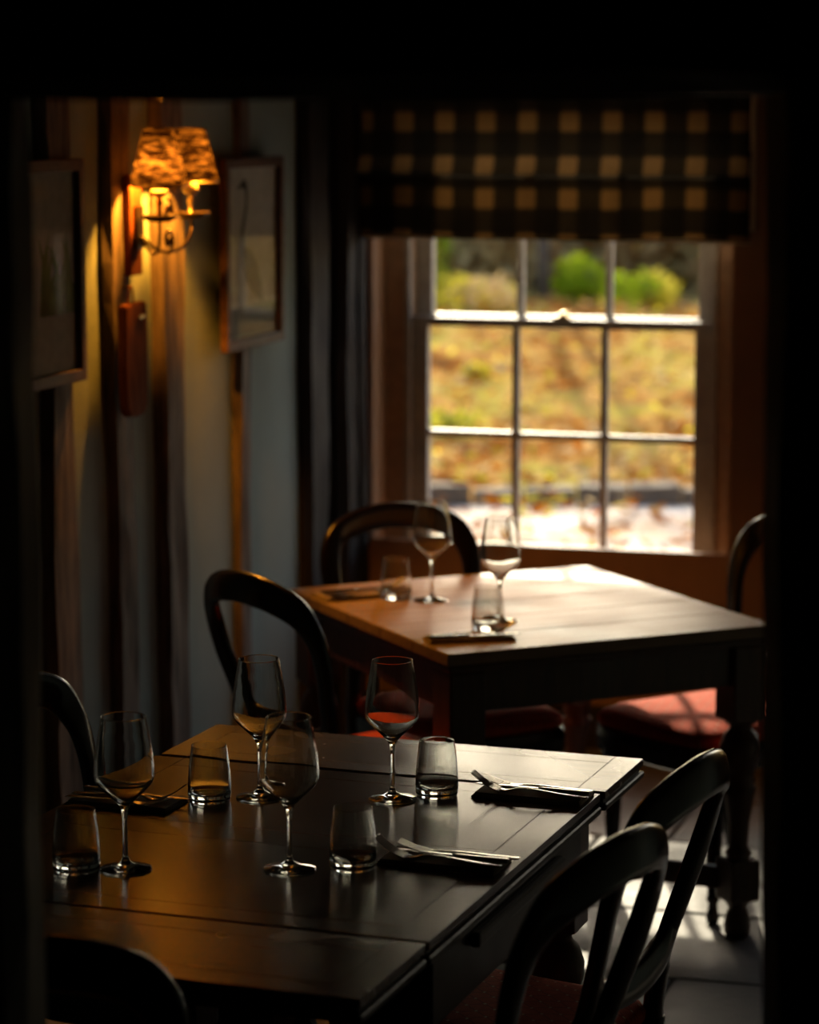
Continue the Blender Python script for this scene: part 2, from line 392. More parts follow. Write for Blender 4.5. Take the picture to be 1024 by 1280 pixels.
# window wall with the sash window in view and a narrow one further right
WT = 0.32
W1 = (0.07, 1.14); W2 = (1.80, 1.80 + 1.07 * .65); WZ = (0.50, 1.92)
bm = bmesh.new()
for (a, b_) in ((-0.2, W1[0]), (W1[1], W2[0]), (W2[1], 3.6)): add_box(bm, a, b_, 0, WT, -0.2, CEIL + 0.2)
for (a, b_) in (W1, W2):
    add_box(bm, a, b_, 0, WT, -0.2, WZ[0]); add_box(bm, a, b_, 0, WT, WZ[1], CEIL + 0.2)
ww = st(bm_obj('wall_window', bm, M['tanwall'])); place(ww, WW)
post = hewn('corner_post', 0.0, 0.062, -0.05, 0.04, 0.0, CEIL, M['beam_dark'], ww, 23, .004, .004)
hewn('wall_plate', -0.08, 0.0, 1.905, 2.02, 0.05, 3.3, M['beam_dark'], ww, 31, .004, .004, .12, 'x')
for o in [c for c in ww.children if c.name.startswith('wall_plate')]:
    for v in o.data.vertices: v.co = (v.co.x, v.co.z, v.co.y)
    bm = bmesh.new(); bm.from_mesh(o.data); bmesh.ops.recalc_face_normals(bm, faces=bm.faces); bm.to_mesh(o.data); bm.free()
box('skirting_board', 0.06, 3.5, -0.02, 0.0, 0.0, 0.13, M['beam_dark'], ww, 0.004)

def sash_window(name, s0):
    """s0 = left edge of the wall opening"""
    g = group_empty(name, C0, WW)
    X = s0 - 0.07
    def B(nm, x0, x1, y0, y1, z0, z1, mat, bev=0.004, par=g): return box(nm, X + x0, X + x1, y0, y1, z0, z1, mat, par, bev)
    B('window_reveal', 0.0705, 0.082, 0.004, 0.14, WZ[0], WZ[1], M['reveal'], 0.002)
    B('window_reveal', 1.131, 1.1395, 0.004, 0.14, WZ[0], WZ[1], M['reveal'], 0.002)
    B('box_frame', 0.082, 0.158, 0.14, 0.29, WZ[0], WZ[1], M['boxframe'], 0.006)
    B('box_frame', 1.053, 1.131, 0.14, 0.29, WZ[0], WZ[1], M['boxframe'], 0.006)
    B('frame_bead', 0.140, 0.158, 0.128, 0.148, WZ[0] + .03, WZ[1], M['sash'], 0.004)
    B('frame_bead', 1.053, 1.071, 0.128, 0.148, WZ[0] + .03, WZ[1], M['sash'], 0.004)
    B('frame_head', 0.158, 1.053, 0.14, 0.29, 1.88, WZ[1], M['boxframe'])
    B('window_sill', 0.075, 1.135, 0.02, 0.15, WZ[0] - 0.005, WZ[0] + 0.015, M['reveal'], 0.004)
    B('window_board', 0.0705, 1.1395, -0.004, 0.018, WZ[0] - 0.06, 0.588, M['reveal'], 0.004)
    B('outer_sill', 0.02, 1.19, 0.28, 0.40, WZ[0] - 0.06, WZ[0] + 0.01, M['sash'], 0.006)
    def sash(nm, y0, y1, za, zb, rail_lo, rail_hi, mids):
        sp_ = bpy.data.objects.new(nm, None); sp_.empty_display_size = .05; link(sp_, g)
        xl, xr, gl_, gr = 0.160, 1.051, 0.206, 1.003
        box('stile', X + xl, X + gl_, y0, y1, za, zb, M['sash'], sp_, 0.004)
        box('stile', X + gr, X + xr, y0, y1, za, zb, M['sash'], sp_, 0.004)
        box('rail', X + gl_, X + gr, y0, y1, za, za + rail_lo, M['sash'], sp_, 0.004)
        box('rail', X + gl_, X + gr, y0, y1, zb - rail_hi, zb, M['sash'], sp_, 0.004)
        xm = [gl_ + (gr - gl_) / 3, gl_ + 2 * (gr - gl_) / 3]
        for q in xm: box('glazing_bar', X + q - .0095, X + q + .0095, y0 + .004, y1 - .004, za + rail_lo, zb - rail_hi, M['sash'], sp_, 0.003)
        cols = [gl_] + xm + [gr]
        for zq in mids:
            for i in range(3):
                l = cols[i] + (0 if i == 0 else .0095); r_ = cols[i + 1] - (0 if i == 2 else .0095)
                box('glazing_bar', X + l, X + r_, y0 + .004, y1 - .004, zq - .0095, zq + .0095, M['sash'], sp_, 0.003)
        zs = [za + rail_lo] + mids + [zb - rail_hi]
        for i in range(3):
            for j in range(len(zs) - 1):
                box('pane', X + cols[i] + .004, X + cols[i + 1] - .004, (y0 + y1) / 2 - .0015, (y0 + y1) / 2 + .0015, zs[j], zs[j + 1], M['pane'], sp_)
    sash('lower_sash', 0.150, 0.190, WZ[0] + .026, 1.232, 0.036, 0.028, [0.887])
    sash('upper_sash', 0.200, 0.240, 1.208, 1.879, 0.030, 0.045, [1.53])
    bmk = bmesh.new(); add_box(bmk, X + .585, X + .635, .155, .195, 1.232, 1.240, .002); add_box(bmk, X + .600, X + .622, .16, .19, 1.238, 1.252, .004)
    bm_obj('sash_fastener', bmk, M['brass'], g)
    # light portal: only guides the sampling of the sky through the opening
    pl = bpy.data.lights.new('window_portal', 'AREA'); pl.shape = 'RECTANGLE'; pl.size = 0.9; pl.size_y = 1.36; pl.cycles.is_portal = True
    po = link(bpy.data.objects.new('window_portal', pl), g); po.location = (X + 0.605, 0.30, 1.2); po.rotation_euler = (R(-90), 0, 0)
    return g
sash_window('window_1', W1[0])
w2 = sash_window('window_2', W1[0]); w2.scale = (.65, 1, 1)      # narrower second window, right of the view
w2.location = C0 + Matrix.Rotation(WW, 3, 'Z') @ Vector((1.80 - .0455, 0, 0))

# remaining shell: right wall, doorway wall, passage round the camera
wr = st(box('wall_right', 3.3, 3.5, -8.5, 0.3, 0.0, CEIL, M['plaster'])); place(wr, WW)
DY = 2.64
bm = bmesh.new()
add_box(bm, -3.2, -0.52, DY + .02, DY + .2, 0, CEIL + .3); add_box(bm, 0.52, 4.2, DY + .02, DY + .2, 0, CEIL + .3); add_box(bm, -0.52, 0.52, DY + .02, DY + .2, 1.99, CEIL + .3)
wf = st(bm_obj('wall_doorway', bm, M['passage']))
dr = group_empty('door_1', (0, DY, 0), 0)
def jamb(nm, xi_top, xi_bot, side, seed):
    o = hewn(nm, 0, 0.22, 0.0, 0.22, 0.0, 2.02, M['door_timber'], dr, seed, .004, .003)
    for v in o.data.vertices:
        t = v.co.z / 1.84
        xi = xi_bot + (xi_top - xi_bot) * t
        v.co.x = xi + side * v.co.x
    bm = bmesh.new(); bm.from_mesh(o.data); bmesh.ops.recalc_face_normals(bm, faces=bm.faces); bm.to_mesh(o.data); bm.free()
jamb('door_post', -0.393, -0.388, -1, 51); jamb('door_post', 0.366, 0.394, 1, 52)
ln_ = hewn('lintel', 0.0, 0.22, 0.0, 0.24, -0.62, 0.62, M['door_timber'], dr, 53, .003, .002, .1, 'x')
for v in ln_.data.vertices: v.co = (v.co.x, v.co.y, v.co.z + 1.843)
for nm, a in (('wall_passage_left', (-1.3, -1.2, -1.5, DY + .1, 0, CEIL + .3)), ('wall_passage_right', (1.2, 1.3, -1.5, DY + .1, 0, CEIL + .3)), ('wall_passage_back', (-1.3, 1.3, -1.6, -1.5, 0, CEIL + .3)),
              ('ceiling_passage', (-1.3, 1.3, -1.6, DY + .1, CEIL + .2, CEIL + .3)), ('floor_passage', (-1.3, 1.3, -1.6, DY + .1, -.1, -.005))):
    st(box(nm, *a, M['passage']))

# ------------------------------------------------------------------ roman blind
def blind():
    r = thing('roman_blind', 'brown and black plaid roman blind hanging over the upper sash window', 'blind', C0 + Vector((0, 0, 0)), WW)
    prof = [(-.026, 1.888), (-.030, 1.80), (-.034, 1.72), (-.050, 1.672), (-.062, 1.652), (-.050, 1.640), (-.040, 1.648), (-.036, 1.640), (-.042, 1.60), (-.046, 1.54), (-.048, 1.49), (-.040, 1.472)]
    P = catmull([(0, a, z) for a, z in prof], 4)
    acc = [0]
    for i in range(1, len(P)): acc.append(acc[-1] + (P[i] - P[i - 1]).length)
    nx = 60; x0, x1 = 0.042, 1.188
    v, f, uv = [], [], []
    for j, p in enumerate(P):
        t = j / (len(P) - 1)
        for i in range(nx + 1):
            s = i / nx; x = x0 + (x1 - x0) * s
            sag = t * t * (0.004 * math.sin(s * 9.0 + 0.4) + 0.003 * math.sin(s * 17) - 0.002 * s)
            v.append((x, p.y + 0.004 * t * math.sin(s * 13), p.z + sag)); uv.append((x, acc[j]))
    for j in range(len(P) - 1):
        for i in range(nx):
            a = j * (nx + 1) + i; f.append((a, a + 1, a + nx + 2, a + nx + 1))
    o = pyd('blind_cloth', v, f, M['plaid'], r, True)
    ul = o.data.uv_layers.new(name='UVMap')
    for lp in o.data.loops: ul.data[lp.index].uv = uv[lp.vertex_index]
    vb = [(x, y_, z_) for (y_, z_) in ((-.030, 1.655), (-.020, 1.60), (-.022, 1.485)) for x in (x0 + .004, x1 - .004)]
    ob = pyd('rear_fold', vb, [(0, 1, 3, 2), (2, 3, 5, 4)], M['lining_thin'], r)
    ul = ob.data.uv_layers.new(name='UVMap')
    for lp in ob.data.loops: ul.data[lp.index].uv = (vb[lp.vertex_index][0], 1.9 - vb[lp.vertex_index][2] + .06)
    box('headrail', x0, x1, -.026, -.002, 1.865, 1.90, M['lining'], r, .003)
    box('lining_edge', x0 - .006, x0 + .004, -.032, -.004, 1.74, 1.888, M['lining'], r, .002)
    box('lining_edge', x1 - .004, x1 + .007, -.034, -.004, 1.50, 1.888, M['lining'], r, .002)
    sweep('hem_batten', [Vector((x0, -.034, 1.474)), Vector(((x0 + x1) / 2, -.034, 1.474)), Vector((x1, -.034, 1.470))], .012, .008, Vector((0, 1, 0)), M['lining'], r, 8)
blind()

# ------------------------------------------------------------------ left wall fittings
def wall_thing(name, label, cat, s, d, z, group=None):
    loc = C0 + Matrix.Rotation(LW, 3, 'Z') @ Vector((s, -d, z))
    return thing(name, label, cat, loc, LW, group)
def picture(label, s0, s1, z0, z1, heron):
    r = wall_thing('framed_picture', label, 'picture', (s0 + s1) / 2, 0.0235 if heron else .033, (z0 + z1) / 2)
    hw, hh, fw = (s1 - s0) / 2, (z1 - z0) / 2, 0.026
    box('frame_side', -hw, -hw + fw, -.022, 0, -hh, hh, M['frame_wood'], r, .003)
    box('frame_side', hw - fw, hw, -.022, 0, -hh, hh, M['frame_wood'], r, .003)
    box('frame_rail', -hw + fw, hw - fw, -.022, 0, hh - fw, hh, M['frame_wood'], r, .003)
    box('frame_rail', -hw + fw, hw - fw, -.022, 0, -hh, -hh + fw, M['frame_wood'], r, .003)
    pa = box('print', -hw + fw, hw - fw, -.006, -.001, -hh + fw, hh - fw, M['paper'], r)
    box('glass_pane', -hw + fw, hw - fw, -.012, -.010, -hh + fw, hh - fw, M['picglass'] if heron else M['pane'], r)
    if heron:
        def flat(path, wd, mat, nm):
            P = catmull([(a, -.0066, b_) for a, b_ in path], 6); n = len(P)
            tt = [i / (n - 1) * (len(wd) - 1) for i in range(n)]
            ws = [wd[min(int(t), len(wd) - 2)] * (1 - (t - min(int(t), len(wd) - 2))) + wd[min(int(t), len(wd) - 2) + 1] * (t - min(int(t), len(wd) - 2)) for t in tt]
            sweep(nm, P, ws, .0008, Vector((0, 1, 0)), mat, pa, 8)
        flat([(-.105, .165), (-.075, .172), (-.050, .176), (-.034, .160), (-.034, .125), (-.052, .085), (-.066, .05), (-.060, .012), (-.045, -.012)], [.004, .011, .026, .020, .018, .017, .019, .024, .036], M['ink'], 'heron_neck')
        flat([(-.050, .002), (-.02, -.025), (.02, -.058), (.055, -.095), (.085, -.135)], [.035, .072, .078, .055, .006], M['inkpale'], 'heron_body')
        flat([(-.005, -.06), (-.005, -.10), (.0, -.125)], [.008, .006, .005], M['inkpale'], 'heron_leg')
        box('reflection_line', -hw + fw, hw - fw, -.0068, -.006, -.136, -.122, M['line'], pa)  # bright window reflection in the glass, painted as a white stripe on the print
        box('water_band', -hw + fw, hw - fw, -.0068, -.006, -.21, -.139, M['inkpale'], pa)
    else:
        for k in range(16):
            rr_ = random.Random(k); x = rr_.uniform(-.02, .17); zb = -.09; h = rr_.uniform(.08, .18)
            sweep('painted_reflection', [Vector((x, -.0066, zb)), Vector((x + rr_.uniform(-.02, .02), -.0066, zb + h * .6)), Vector((x + rr_.uniform(-.04, .04), -.0066, zb + h))], [.026, .018, .004], .0008, Vector((0, 1, 0)), M['green_reflection'], pa, 6)  # garden's green reflection in the glass, painted onto the print as strokes
picture('framed heron print hanging on the plaster beside the wall lamp', -1.105, -0.665, 1.224, 1.712, True)
picture('framed picture with a green patch at the far left by the doorway post', -2.42, -2.02, 1.244, 1.727, False)

def sconce():
    r = wall_thing('wall_lamp', 'twin-arm bronze wall lamp with two glowing rust-coloured shades', 'lamp', -1.69, 0.052, 1.0)
    r.location.z = 0.0
    box('mounting_board', -.050, .022, .006, .024, 1.455, 1.685, M['board'], r, .004)
    bm = bmesh.new(); add_box(bm, -.034, .010, -.004, .006, 1.515, 1.615, .004); bm_obj('back_plate', bm, M['iron'], r)
    D = -.054
    for k, sx in enumerate((-.022, .178)):
        c = (sx, D)
        arm = catmull([(-.012, -.002, 1.545), (-.012 + (sx + .012) * .3, -.03, 1.508), (-.012 + (sx + .012) * .75, D * .9, 1.512), (sx, D, 1.55), (sx, D, 1.582)], 8)
        sweep('arm', arm, .008, .008, Vector((.3, .2, 1)).normalized(), M['iron'], r, 8, 2.0)
        # scroll below and above the arm
        def scroll(z, x, s_, up):
            pts = []
            for i in range(22):
                a = i / 21 * 4.2 * math.pi / 2 * 1.25; rad = .030 * (1 - i / 21 * .80)
                pts.append(Vector((x + s_ * (rad * math.sin(a)), -.055, z + up * (rad * math.cos(a)))))
            return pts
        if k == 0:
            sweep('scroll', scroll(1.535, .030, 1, -1), .009, .009, Vector((0, 1, 0)), M['iron'], r, 8, 2.0)
            sweep('scroll', scroll(1.600, .030, 1, 1), .009, .009, Vector((0, 1, 0)), M['iron'], r, 8, 2.0)
        lathe('drip_tray', [(.0, 1.578), (.020, 1.578), (.036, 1.584), (.045, 1.592), (.046, 1.594), (.036, 1.590), (.018, 1.586), (0, 1.586)], M['iron'], r, 28, *c, cap=False)
        lathe('candle_stem', [(.0, 1.586), (.012, 1.586), (.007, 1.594), (.006, 1.612), (.009, 1.620), (.006, 1.628), (.007, 1.640), (0, 1.640)], M['brass'], r, 16, *c, cap=False)
        lathe('candle_cup', [(0, 1.636), (.014, 1.636), (.019, 1.642), (.019, 1.650), (.014, 1.655), (.014, 1.668), (0, 1.668)], M['wax'], r, 20, *c, cap=False)
        lathe('bulb', [(0, 1.668), (.006, 1.668), (.009, 1.676), (.008, 1.682), (.003, 1.685), (0, 1.685)], M['bulb'], r, 16, *c, cap=False)
        sh = lathe('lamp_shade', [(.0665, 1.664), (.0665, 1.6665), (.036, 1.787), (.036, 1.789)], M['shade'], r, 40, *c, cap=False)
        rim = lathe('shade_rim', [(.0655, 1.6635), (.068, 1.6635), (.068, 1.6675), (.0655, 1.6675)], M['brass'], sh, 40, *c, cap=False, closed=True)
        tl = R(8.5) if k == 0 else R(-3)
        TM = Matrix.Translation((*c, 1.69)) @ Matrix.Rotation(tl, 4, Vector((.28, -.96, 0))) @ Matrix.Translation((-c[0], -c[1], -1.69))
        sh.data.transform(TM); rim.data.transform(TM)
        L = bpy.data.lights.new('lamp_bulb_light', 'POINT'); L.energy = 24.0; L.color = (1.0, 0.34, 0.025); L.shadow_soft_size = .014
        lo = link(bpy.data.objects.new('lamp_bulb_light', L), r); lo.location = (c[0] + (-.016 if k == 0 else .016), c[1] - .004, 1.713)
m, nt, b = nodes_of('warm bulb glass'); M['bulb'] = m
b.inputs['Base Color'].default_value = (.9, .7, .4, 1); b.inputs['Emission Color'].default_value = (1, .6, .2, 1); b.inputs['Emission Strength'].default_value = 6
sconce()

def hanging_board():
    r = wall_thing('hanging_board', 'worn reddish wooden board hanging from a loop below the wall lamp', 'board', -1.765, 0.046, 1.265)
    v, f = [], []
    out = [(-.062, .128), (.062, .132), (.066, .08), (.067, -.03), (.060, -.105), (.045, -.128), (.0, -.131), (-.045, -.125), (-.06, -.105), (-.064, -.03)]
    bm = bmesh.new()
    vs_ = [bm.verts.new((x, 0, z)) for x, z in out]; fc = bm.faces.new(vs_)
    g = bmesh.ops.extrude_face_region(bm, geom=[fc]); bmesh.ops.translate(bm, verts=[q for q in g['geom'] if isinstance(q, bmesh.types.BMVert)], vec=(0, -.022, 0))
    bmesh.ops.recalc_face_normals(bm, faces=bm.faces)
    bmesh.ops.bevel(bm, geom=list(bm.edges), offset=.004, segments=2, affect='EDGES')
    bm_obj('board_body', bm, M['board'], r)
    sweep('hanging_loop', catmull([(-.028, -.011, .122), (-.016, -.011, .16), (-.006, -.009, .168), (.004, -.011, .16), (.010, -.011, .122)], 6), .005, .005, Vector((0, 1, 0)), M['board'], r, 8, 2)
    box('staple', .008, .045, -.026, -.021, .094, .102, M['brass'], r, .001)
    sweep('nail', [Vector((-.006, .012, .166)), Vector((-.006, -.016, .168))], .006, .006, Vector((0, 0, 1)), M['iron'], r, 8, 2)
hanging_board()

# ------------------------------------------------------------------ tables
TZ = 0.716
def turned_leg(nm, cx, cy, top, par, mat):
    bm = bmesh.new()
    add_box(bm, cx - .042, cx + .042, cy - .042, cy + .042, .50, top, .004)
    add_box(bm, cx - .037, cx + .037, cy - .037, cy + .037, .088, .182, .006)
    me = bpy.data.meshes.new(nm); 
    prof = [(0, 0), (.022, .0), (.029, .012), (.031, .03), (.026, .055), (.020, .070), (.026, .080), (.030, .09)]
    prof2 = [(.030, .178), (.024, .186), (.031, .196), (.024, .206), (.020, .215), (.024, .27), (.033, .325), (.038, .345), (.028, .352), (.036, .362), (.030, .372), (.036, .39), (.045, .415), (.046, .44), (.038, .465), (.026, .478), (.024, .486), (.036, .494), (.037, .506)]
    for pf in (prof, prof2):
        v, f = lathe_vf(pf, 28, cx, cy)
        bv = [bm.verts.new(q) for q in v]
        for q in f:
            try:
                fc = bm.faces.new([bv[i] for i in q]); fc.smooth = True
            except ValueError: pass
    return bm_obj(nm, bm, mat, par)

def near_table():
    r = thing('extending_table', 'dark varnished extending table with two leaves in the foreground', 'table', (0.312, 4.366, 0), R(-19.6))
    T = .013; zt = TZ
    def framed(x0, x1, y0, y1, mat, st_w, rails, edge):
        """board-and-panel top; rails = list of (y0,y1) cross rails"""
        def bd(nm, a, b_, c_, d_): box(nm, a + .0006, b_ - .0006, c_ + .0006, d_ - .0006, zt - T, zt, mat, edge, .0004, 1)
        bd('top_board', x0, x0 + st_w, y0, y1); bd('top_board', x1 - st_w, x1, y0, y1)
        rr_ = sorted(rails)
        for a, b_ in rr_: bd('top_board', x0 + st_w, x1 - st_w, a, b_)
        for i in range(len(rr_) - 1):
            ya, yb = rr_[i][1], rr_[i + 1][0]
            bd('top_panel', x0 + st_w, x1 - st_w, ya, yb)
    # moulded under-edges carry the boards
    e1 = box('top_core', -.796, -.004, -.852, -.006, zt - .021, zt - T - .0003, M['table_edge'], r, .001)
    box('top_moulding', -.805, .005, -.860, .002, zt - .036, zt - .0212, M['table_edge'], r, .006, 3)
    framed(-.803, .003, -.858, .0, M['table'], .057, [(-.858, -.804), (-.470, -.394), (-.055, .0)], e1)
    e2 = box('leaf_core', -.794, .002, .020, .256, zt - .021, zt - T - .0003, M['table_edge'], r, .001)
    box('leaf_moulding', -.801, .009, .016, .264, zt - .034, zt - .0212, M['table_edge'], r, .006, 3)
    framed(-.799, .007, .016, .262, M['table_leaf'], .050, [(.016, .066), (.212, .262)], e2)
    e3 = box('leaf_core', -.794, -.004, -1.110, -.872, zt - .021, zt - T - .0003, M['table_edge'], r, .001)
    box('leaf_moulding', -.801, .003, -1.118, -.866, zt - .034, zt - .0212, M['table_edge'], r, .006, 3)
    framed(-.799, .001, -1.116, -.866, M['table_leaf'], .050, [(-1.116, -1.066), (-.916, -.866)], e3)
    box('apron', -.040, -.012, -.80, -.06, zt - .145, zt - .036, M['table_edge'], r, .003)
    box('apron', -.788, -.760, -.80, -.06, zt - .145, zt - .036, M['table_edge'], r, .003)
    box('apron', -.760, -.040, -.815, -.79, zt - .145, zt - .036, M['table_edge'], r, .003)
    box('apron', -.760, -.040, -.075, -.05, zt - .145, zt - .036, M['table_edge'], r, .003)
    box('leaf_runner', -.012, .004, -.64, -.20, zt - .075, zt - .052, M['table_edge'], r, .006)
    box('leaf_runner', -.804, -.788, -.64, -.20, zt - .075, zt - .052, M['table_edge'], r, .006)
    for x, y in ((-.055, -.05), (-.43, -.05), (-.31, -.72), (-.43, -.72)): turned_leg('leg', x, y, zt - .036, r, M['leg'])
    lathe('leaf_stop', [(0, zt - .175), (.010, zt - .175), (.013, zt - .165), (.008, zt - .155), (.010, zt - .145), (0, zt - .145)], M['ebony'], r, 16, -.026, -.30, cap=False)
    box('stretcher', -.395, -.09, -.065, -.035, .11, .155, M['table_edge'], r, .004)
    box('stretcher', -.445, -.415, -.685, -.085, .11, .155, M['table_edge'], r, .004)
    return r
near_table()
def far_table():
    r = thing('pub_table', 'square wooden table with turned legs standing by the window', 'table', (0.098, 5.545, 0), R(24.7))
    zt = TZ; a0, a1, b0, b1 = -.010, .858, -.025, .770
    n = 5
    for i in range(n):
        ya = a0 + (a1 - a0) * i / n; yb = a0 + (a1 - a0) * (i + 1) / n
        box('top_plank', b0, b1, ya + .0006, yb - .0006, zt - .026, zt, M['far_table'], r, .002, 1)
    box('top_moulding', b0 + .008, b1 - .008, a0 + .008, a1 - .008, zt - .046, zt - .0265, M['leg'], r, .006)
    box('apron', b0 + .05, b1 - .05, a0 + .028, a0 + .05, zt - .135, zt - .046, M['leg'], r, .003)
    box('apron', b0 + .05, b1 - .05, a1 - .05, a1 - .028, zt - .135, zt - .046, M['leg'], r, .003)
    box('apron', b0 + .028, b0 + .05, a0 + .05, a1 - .05, zt - .135, zt - .046, M['leg'], r, .003)
    box('apron', b1 - .05, b1 - .028, a0 + .05, a1 - .05, zt - .135, zt - .046, M['leg'], r, .003)
    L = [(b0 + .052, a0 + .052), (b1 - .052, a0 + .052), (b1 - .052, a1 - .052), (b0 + .052, a1 - .052)]
    for x, y in L: turned_leg('leg', x, y, zt - .046, r, M['leg'])
    for i, (p, q) in enumerate(((0, 2), (1, 3))):
        zz = .135 if i else .1349
        sweep('cross_stretcher', [Vector((*L[p], zz)), Vector((*L[q], zz))], .05 if i else .049, .032, Vector((-(L[q][1] - L[p][1]), L[q][0] - L[p][0], 0)).normalized(), M['leg'], r, 12, 6)
far_table()

# ------------------------------------------------------------------ balloon-back chairs
HALF = [(.170, .40), (.158, .49), (.155, .54), (.172, .62), (.190, .70), (.187, .765), (.158, .813), (.10, .837), (.045, .846), (0, .849)]
def back_y(x, z):
    k = min(max((z - .42) / .44, 0), 2) ** 1.2 if z > .42 else 0
    return -.20 - .11 * k - .03 * (1 - min(abs(x) / .21, 1) ** 2) * min(max((z - .56) / .22, 0), 1)
def seat_ring(inset, z, n=48):
    """rounded trapezoid seat outline"""
    cs = [(.208, .19), (-.208, .19), (-.172, -.20), (.172, -.20)]; rad = [.06, .06, .045, .045]
    pts = []
    for i in range(4):
        p0, p1, p2 = Vector(cs[i - 1]), Vector(cs[i]), Vector(cs[(i + 1) % 4])
        d0 = (p0 - p1).normalized(); d1 = (p2 - p1).normalized()
        a, b_ = p1 + d0 * rad[i], p1 + d1 * rad[i]
        for k in range(8):
            t = k / 7; pts.append((1 - t) ** 2 * a + 2 * t * (1 - t) * p1 + t * t * b_)
        nxt = p2 + (p1 - p2).normalized() * rad[(i + 1) % 4]
        for k in range(1, 4): pts.append(b_.lerp(nxt, k / 4))
    # bow the front a little, inset towards the centre
    res = []
    for p in pts:
        q = Vector((p.x, p.y + (.018 * (1 - (p.x / .208) ** 2) if p.y > .15 else 0)))
        s = 1 - inset / .2
        res.append((q.x * s, (q.y + .005) * s - .005, z))
    return res
def loft(rings, cap0=True, cap1=True):
    n = len(rings[0]); v = [p for r_ in rings for p in r_]; f = []
    for j in range(len(rings) - 1):
        for i in range(n):
            i2 = (i + 1) % n; f.append((j * n + i, (j + 1) * n + i, (j + 1) * n + i2, j * n + i2))
    if cap0: f.append(tuple(range(n)))
    if cap1: f.append(tuple(range(len(v) - 1, len(v) - n - 1, -1)))
    return v, f
def make_chair(label, loc, rz):
    r = thing('balloon_back_chair', label, 'chair', loc, rz, 'balloon back dining chairs')
    full = HALF + [(-x, z) for x, z in HALF[-2::-1]]
    P2 = catmull([(x, 0, z) for x, z in full], 8)
    path = [Vector((p.x, back_y(p.x, p.z), p.z)) for p in P2]
    wd = [.038 if p.z < .56 else .038 + (.048 - .038) * (p.z - .56) / .16 if p.z < .72 else .048 + .018 * min((p.z - .72) / .125, 1) for p in path]
    th = [.030 if p.z < .5 else .026 for p in path]
    sweep('back_hoop', path, wd, th, Vector((0, 1, -.25)).normalized(), M['ebony'], r, 16, 3.0)
    cr = [(-.166, .600), (-.150, .560), (-.12, .532), (-.06, .520), (0, .517), (.06, .520), (.12, .532), (.150, .560), (.166, .600)]
    Pc = catmull([(x, back_y(x, z) - .012 * (1 - (x / .16) ** 2), z) for x, z in cr], 5)
    sweep('cross_rail', Pc, [.018 + .034 * min(1, (1 - abs(p.x) / .175) * 3) for p in Pc], .022, Vector((0, 1, -.2)).normalized(), M['ebony'], r, 12, 3.0)
    v, f = loft([seat_ring(.006, .345), seat_ring(-.002, .350), seat_ring(-.004, .385), seat_ring(-.001, .402), seat_ring(.006, .406)])
    pyd('seat_rail', v, f, M['ebony'], r, False)
    v, f = loft([seat_ring(.010, .400), seat_ring(.002, .412), seat_ring(.001, .424), seat_ring(.008, .436), seat_ring(.024, .446), seat_ring(.055, .454), seat_ring(.10, .459), seat_ring(.15, .461), seat_ring(.19, .462)])
    pyd('seat_cushion', v, f, M['red'], r, True)
    pf = [(0, 0), (.012, 0), (.016, .012), (.012, .03), (.010, .045), (.016, .055), (.013, .065), (.018, .16), (.023, .25), (.024, .27), (.017, .28), (.025, .29), (.019, .30), (.027, .315), (.027, .352), (0, .352)]
    for sx in (-1, 1):
        lathe('leg', pf, M['ebony'], r, 20, sx * .170, .145, cap=False)
        sweep('leg', catmull([(sx * .168, -.20, .41), (sx * .166, -.203, .30), (sx * .166, -.225, .15), (sx * .170, -.275, 0.0)], 6), .034, .034, Vector((0, 1, 0)), M['ebony'], r, 12, 4)
    return r
chairs = [
    ((-0.003, 3.659), 59.5, 'black balloon-back chair in the right foreground, nearest of the pair beside the dark table'),
    ((0.131, 4.067), 64.0, 'black balloon-back chair with red diamond seat showing, second along the right of the dark table'),
    ((-0.077, 5.747), -52.9, 'black balloon-back chair with orange-lit seat at the left side of the window table'),
    ((-0.377, 4.401), -109.4, 'black balloon-back chair half hidden by the doorway post left of the dark table'),
    ((-0.487, 3.378), 2.0, 'black balloon-back chair at the near end of the dark table, bottom left corner'),
    ((0.107, 6.262), 207.2, 'black balloon-back chair behind the window table, its back against the window'),
    ((0.698, 6.197), 127.9, 'black balloon-back chair with bright red seat at the right of the window table'),
]
ch0 = None
for (x, y), h, lab in chairs:
    if ch0 is None: ch0 = make_chair(lab, (x, y, 0.006), R(h))
    else: dup(ch0, (x, y, 0.006), R(h), lab)

# ------------------------------------------------------------------ glasses
def wine_profile():
    H = .232
    outer = [(.0, .0), (.036, .0), (.0385, .0001), (.0393, .0006), (.0395, .0012), (.0393, .0018), (.0385, .0022), (.030, .0040), (.016, .0075), (.007, .012), (.0043, .020), (.0036, .045), (.0037, .075), (.0050, .090), (.0085, .0975), (.018, .108), (.030, .119), (.0395, .129), (.0435, .136), (.0447, .143), (.0443, .155), (.0418, .180), (.0375, .207), (.0345, .2240), (.0334, .2300), (.0332, .2313), (.0330, .2318)]
    inner = [(.0326, .2318), (.0324, .2313), (.0326, .2300), (.0337, .2240), (.0367, .207), (.0410, .180), (.0435, .155), (.0438, .143), (.0425, .1365), (.0385, .130), (.029, .1205), (.017, .110), (.008, .1035), (.003, .101), (0, .1005)]
    return outer + inner
def tumbler_profile():
    outer = [(0, 0), (.031, 0), (.0335, .0015), (.0348, .006), (.0355, .016), (.0352, .03), (.0335, .055), (.0308, .078), (.0296, .0870), (.0289, .0915), (.0287, .0926), (.0285, .0929)]
    inner = [(.0280, .0929), (.0278, .0926), (.0279, .0915), (.0286, .0870), (.0297, .078), (.0323, .055), (.0338, .03), (.0335, .019), (.030, .0135), (.018, .012), (0, .0118)]
    return outer + inner
